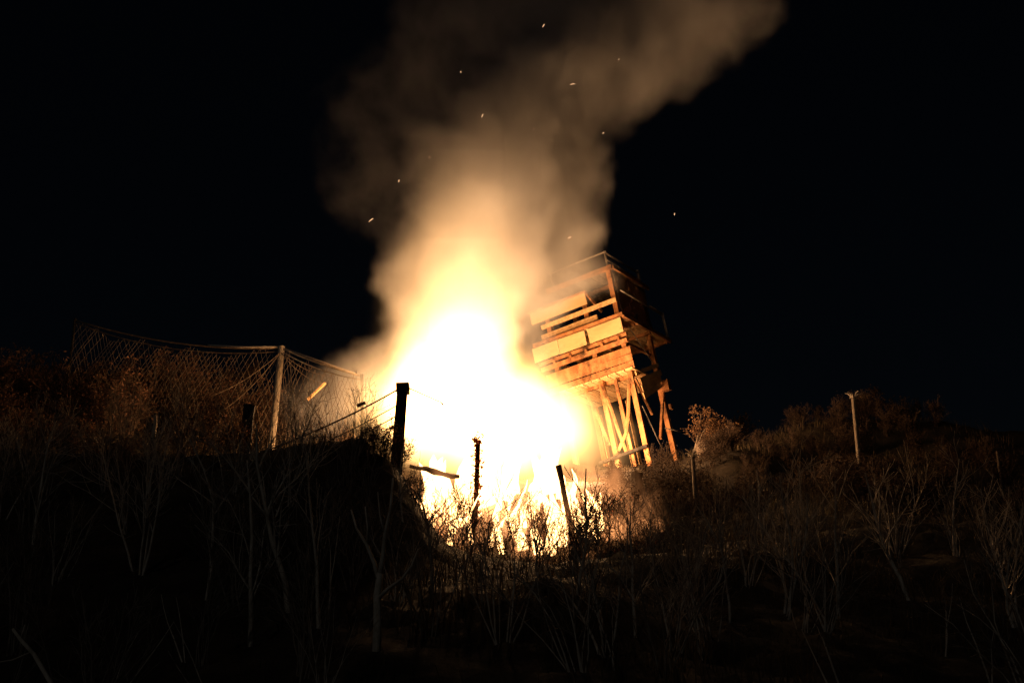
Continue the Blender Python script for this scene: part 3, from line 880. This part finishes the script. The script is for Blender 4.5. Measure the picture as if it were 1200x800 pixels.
# flames as glowing gas
m, n, l = volmat('flame_gas')
at = n.new('ShaderNodeAttribute'); at.attribute_name = 'density'
em = n.new('ShaderNodeEmission'); em.inputs[0].default_value = (1.0, 0.5, 0.16, 1)
mu = n.new('ShaderNodeMath'); mu.operation = 'MULTIPLY'; mu.inputs[1].default_value = 1.0
l.new(at.outputs['Fac'], mu.inputs[0]); l.new(mu.outputs[0], em.inputs[1])
l.new(em.outputs[0], n['Material Output'].inputs['Volume'])
g = G('flame_field')
p = g.warp(g.v('MULTIPLY', g.pos, (1, 1, 1)), .55, 1.1, 3)
FL = [((-.7, 34, 12.05), (2.9, 2.4, 1.9), 1.5), ((.3, 34, 11.7), (2.4, 2.2, 1.45), 1.2), ((-1.6, 34, 12.4), (1.9, 1.8, 1.7), 1.0), ((-1.4, 34, 13.2), (1.9, 1.7, 1.9), .85),
      ((-1.4, 34.2, 14.5), (1.4, 1.3, 1.9), .34), ((-1.2, 34.4, 16.6), (2.0, 1.5, 3.0), .2), ((-1.5, 34.4, 14.6), (2.2, 2.0, 3.6), .24), ((-.5, 32.6, 10.7), (2.2, 1.8, 1.1), .3), ((1.5, 36, 11.8), (1.1, 1.5, 1.0), .6), ((-3.1, 33.6, 12.3), (1.3, 1.2, 1.3), .5), ((-2.7, 34, 12.0), (1.5, 1.4, 1.5), .85),
      ((2.7, 39.4, 12.8), (1.2, .9, 1.3), .6)]
d = g.blobs(p, FL)
det = g.noise(g.v('MULTIPLY', p, (1, 1, .45)), 1.6, 4, .6)
d = g.m('MULTIPLY', g.m('POWER', g.m('MULTIPLY', d, g.m('ADD', .45, g.m('MULTIPLY', det, 1.1))), 1.6), 1.3)
gas = volume_object('flame_gas', g.finish(d, (-5, 29.5, 8.2), (4.6, 41.5, 19.5), (80, 90, 90), m), None)
gas.parent = FR; gas.matrix_parent_inverse = Matrix.Translation(-o0)
gas['kind'] = 'stuff'

# low flames: upright tongues of noise hugging the slope
m2 = m.copy(); m2.name = 'low_flame_gas'
[x for x in m2.node_tree.nodes if x.type == 'EMISSION'][0].inputs[0].default_value = (1.0, .37, .12, 1)
g = G('low_flame_field')
p = g.warp(g.pos, 1.3, .45, 3)
sx = g.t.nodes.new('ShaderNodeSeparateXYZ'); g.t.links.new(g.pos, sx.inputs[0])
hgt = g.m('SUBTRACT', sx.outputs[2], g.m('ADD', 5.85, g.m('MULTIPLY', g.m('SUBTRACT', sx.outputs[1], 25.0), .44)))
tong = g.noise(g.v('MULTIPLY', p, (1, 1, .4)), 1.7, 3, .55)
reach = g.m('MULTIPLY', g.m('SUBTRACT', tong, .38, clamp=True), 9.0)
fall = g.m('SUBTRACT', 1, g.m('DIVIDE', hgt, g.m('ADD', reach, .05)), clamp=True)
mask = g.blobs(p, [((0.2, 29.2, 8.2), (2.9, 3.2, 3.2), 1.7), ((.7, 27.6, 7.3), (1.4, 1.8, 1.6), 1.4), ((-1.4, 27.4, 7.4), (1.0, 1.3, 1.4), 1.2), ((1.9, 28.6, 7.9), (1.3, 2.0, 1.6), 1.5)])
d = g.m('MULTIPLY', g.m('MULTIPLY', fall, g.m('MINIMUM', mask, 1.2)), 1.7)
low = volume_object('low_flame_gas', g.finish(d, (-3.0, 25.0, 5.6), (3.2, 33.0, 12.0), (80, 84, 92), m2))
low.parent = FR; low.matrix_parent_inverse = Matrix.Translation(-o0)
low['kind'] = 'stuff'

# ------------------------------------------------------------------ embers in the air
EM = [((-3.7, 34, 17.36), .16, 40), ((-.8, 34, 20.45), .12, 70), ((.9, 35, 23.9), .12, 60), ((1.7, 35, 22.0), .16, 8), ((1.55, 35, 17.3), .11, 20), ((4.4, 35, 18.0), .07, 80), ((-3.0, 34, 18.5), .08, 80), ((-.2, 35, 18.2), .06, 30), ((-2.2, 34, 19.2), .05, 65), ((.6, 35, 20.6), .05, 110), ((2.6, 36, 21.0), .06, 35), ((-1.4, 34, 21.8), .05, 95), ((3.1, 36, 23.4), .05, 20)]
for (c, ln, a) in EM:
    b_ = MB(); c = Vector(c); dv = Vector((math.cos(R(a)), 0, math.sin(R(a)))) * ln / 2
    b_.tube([-dv, -dv * .3 + Vector((0, 0, .01)), dv * .4 + Vector((0, 0, .012)), dv], [.004, .011, .011, .004], 5)
    o = b_.build('ember', M['ember']); o.location = c
    tag(o, 'glowing ember drifting in the smoke above the blaze', 'ember', 'embers in the air')
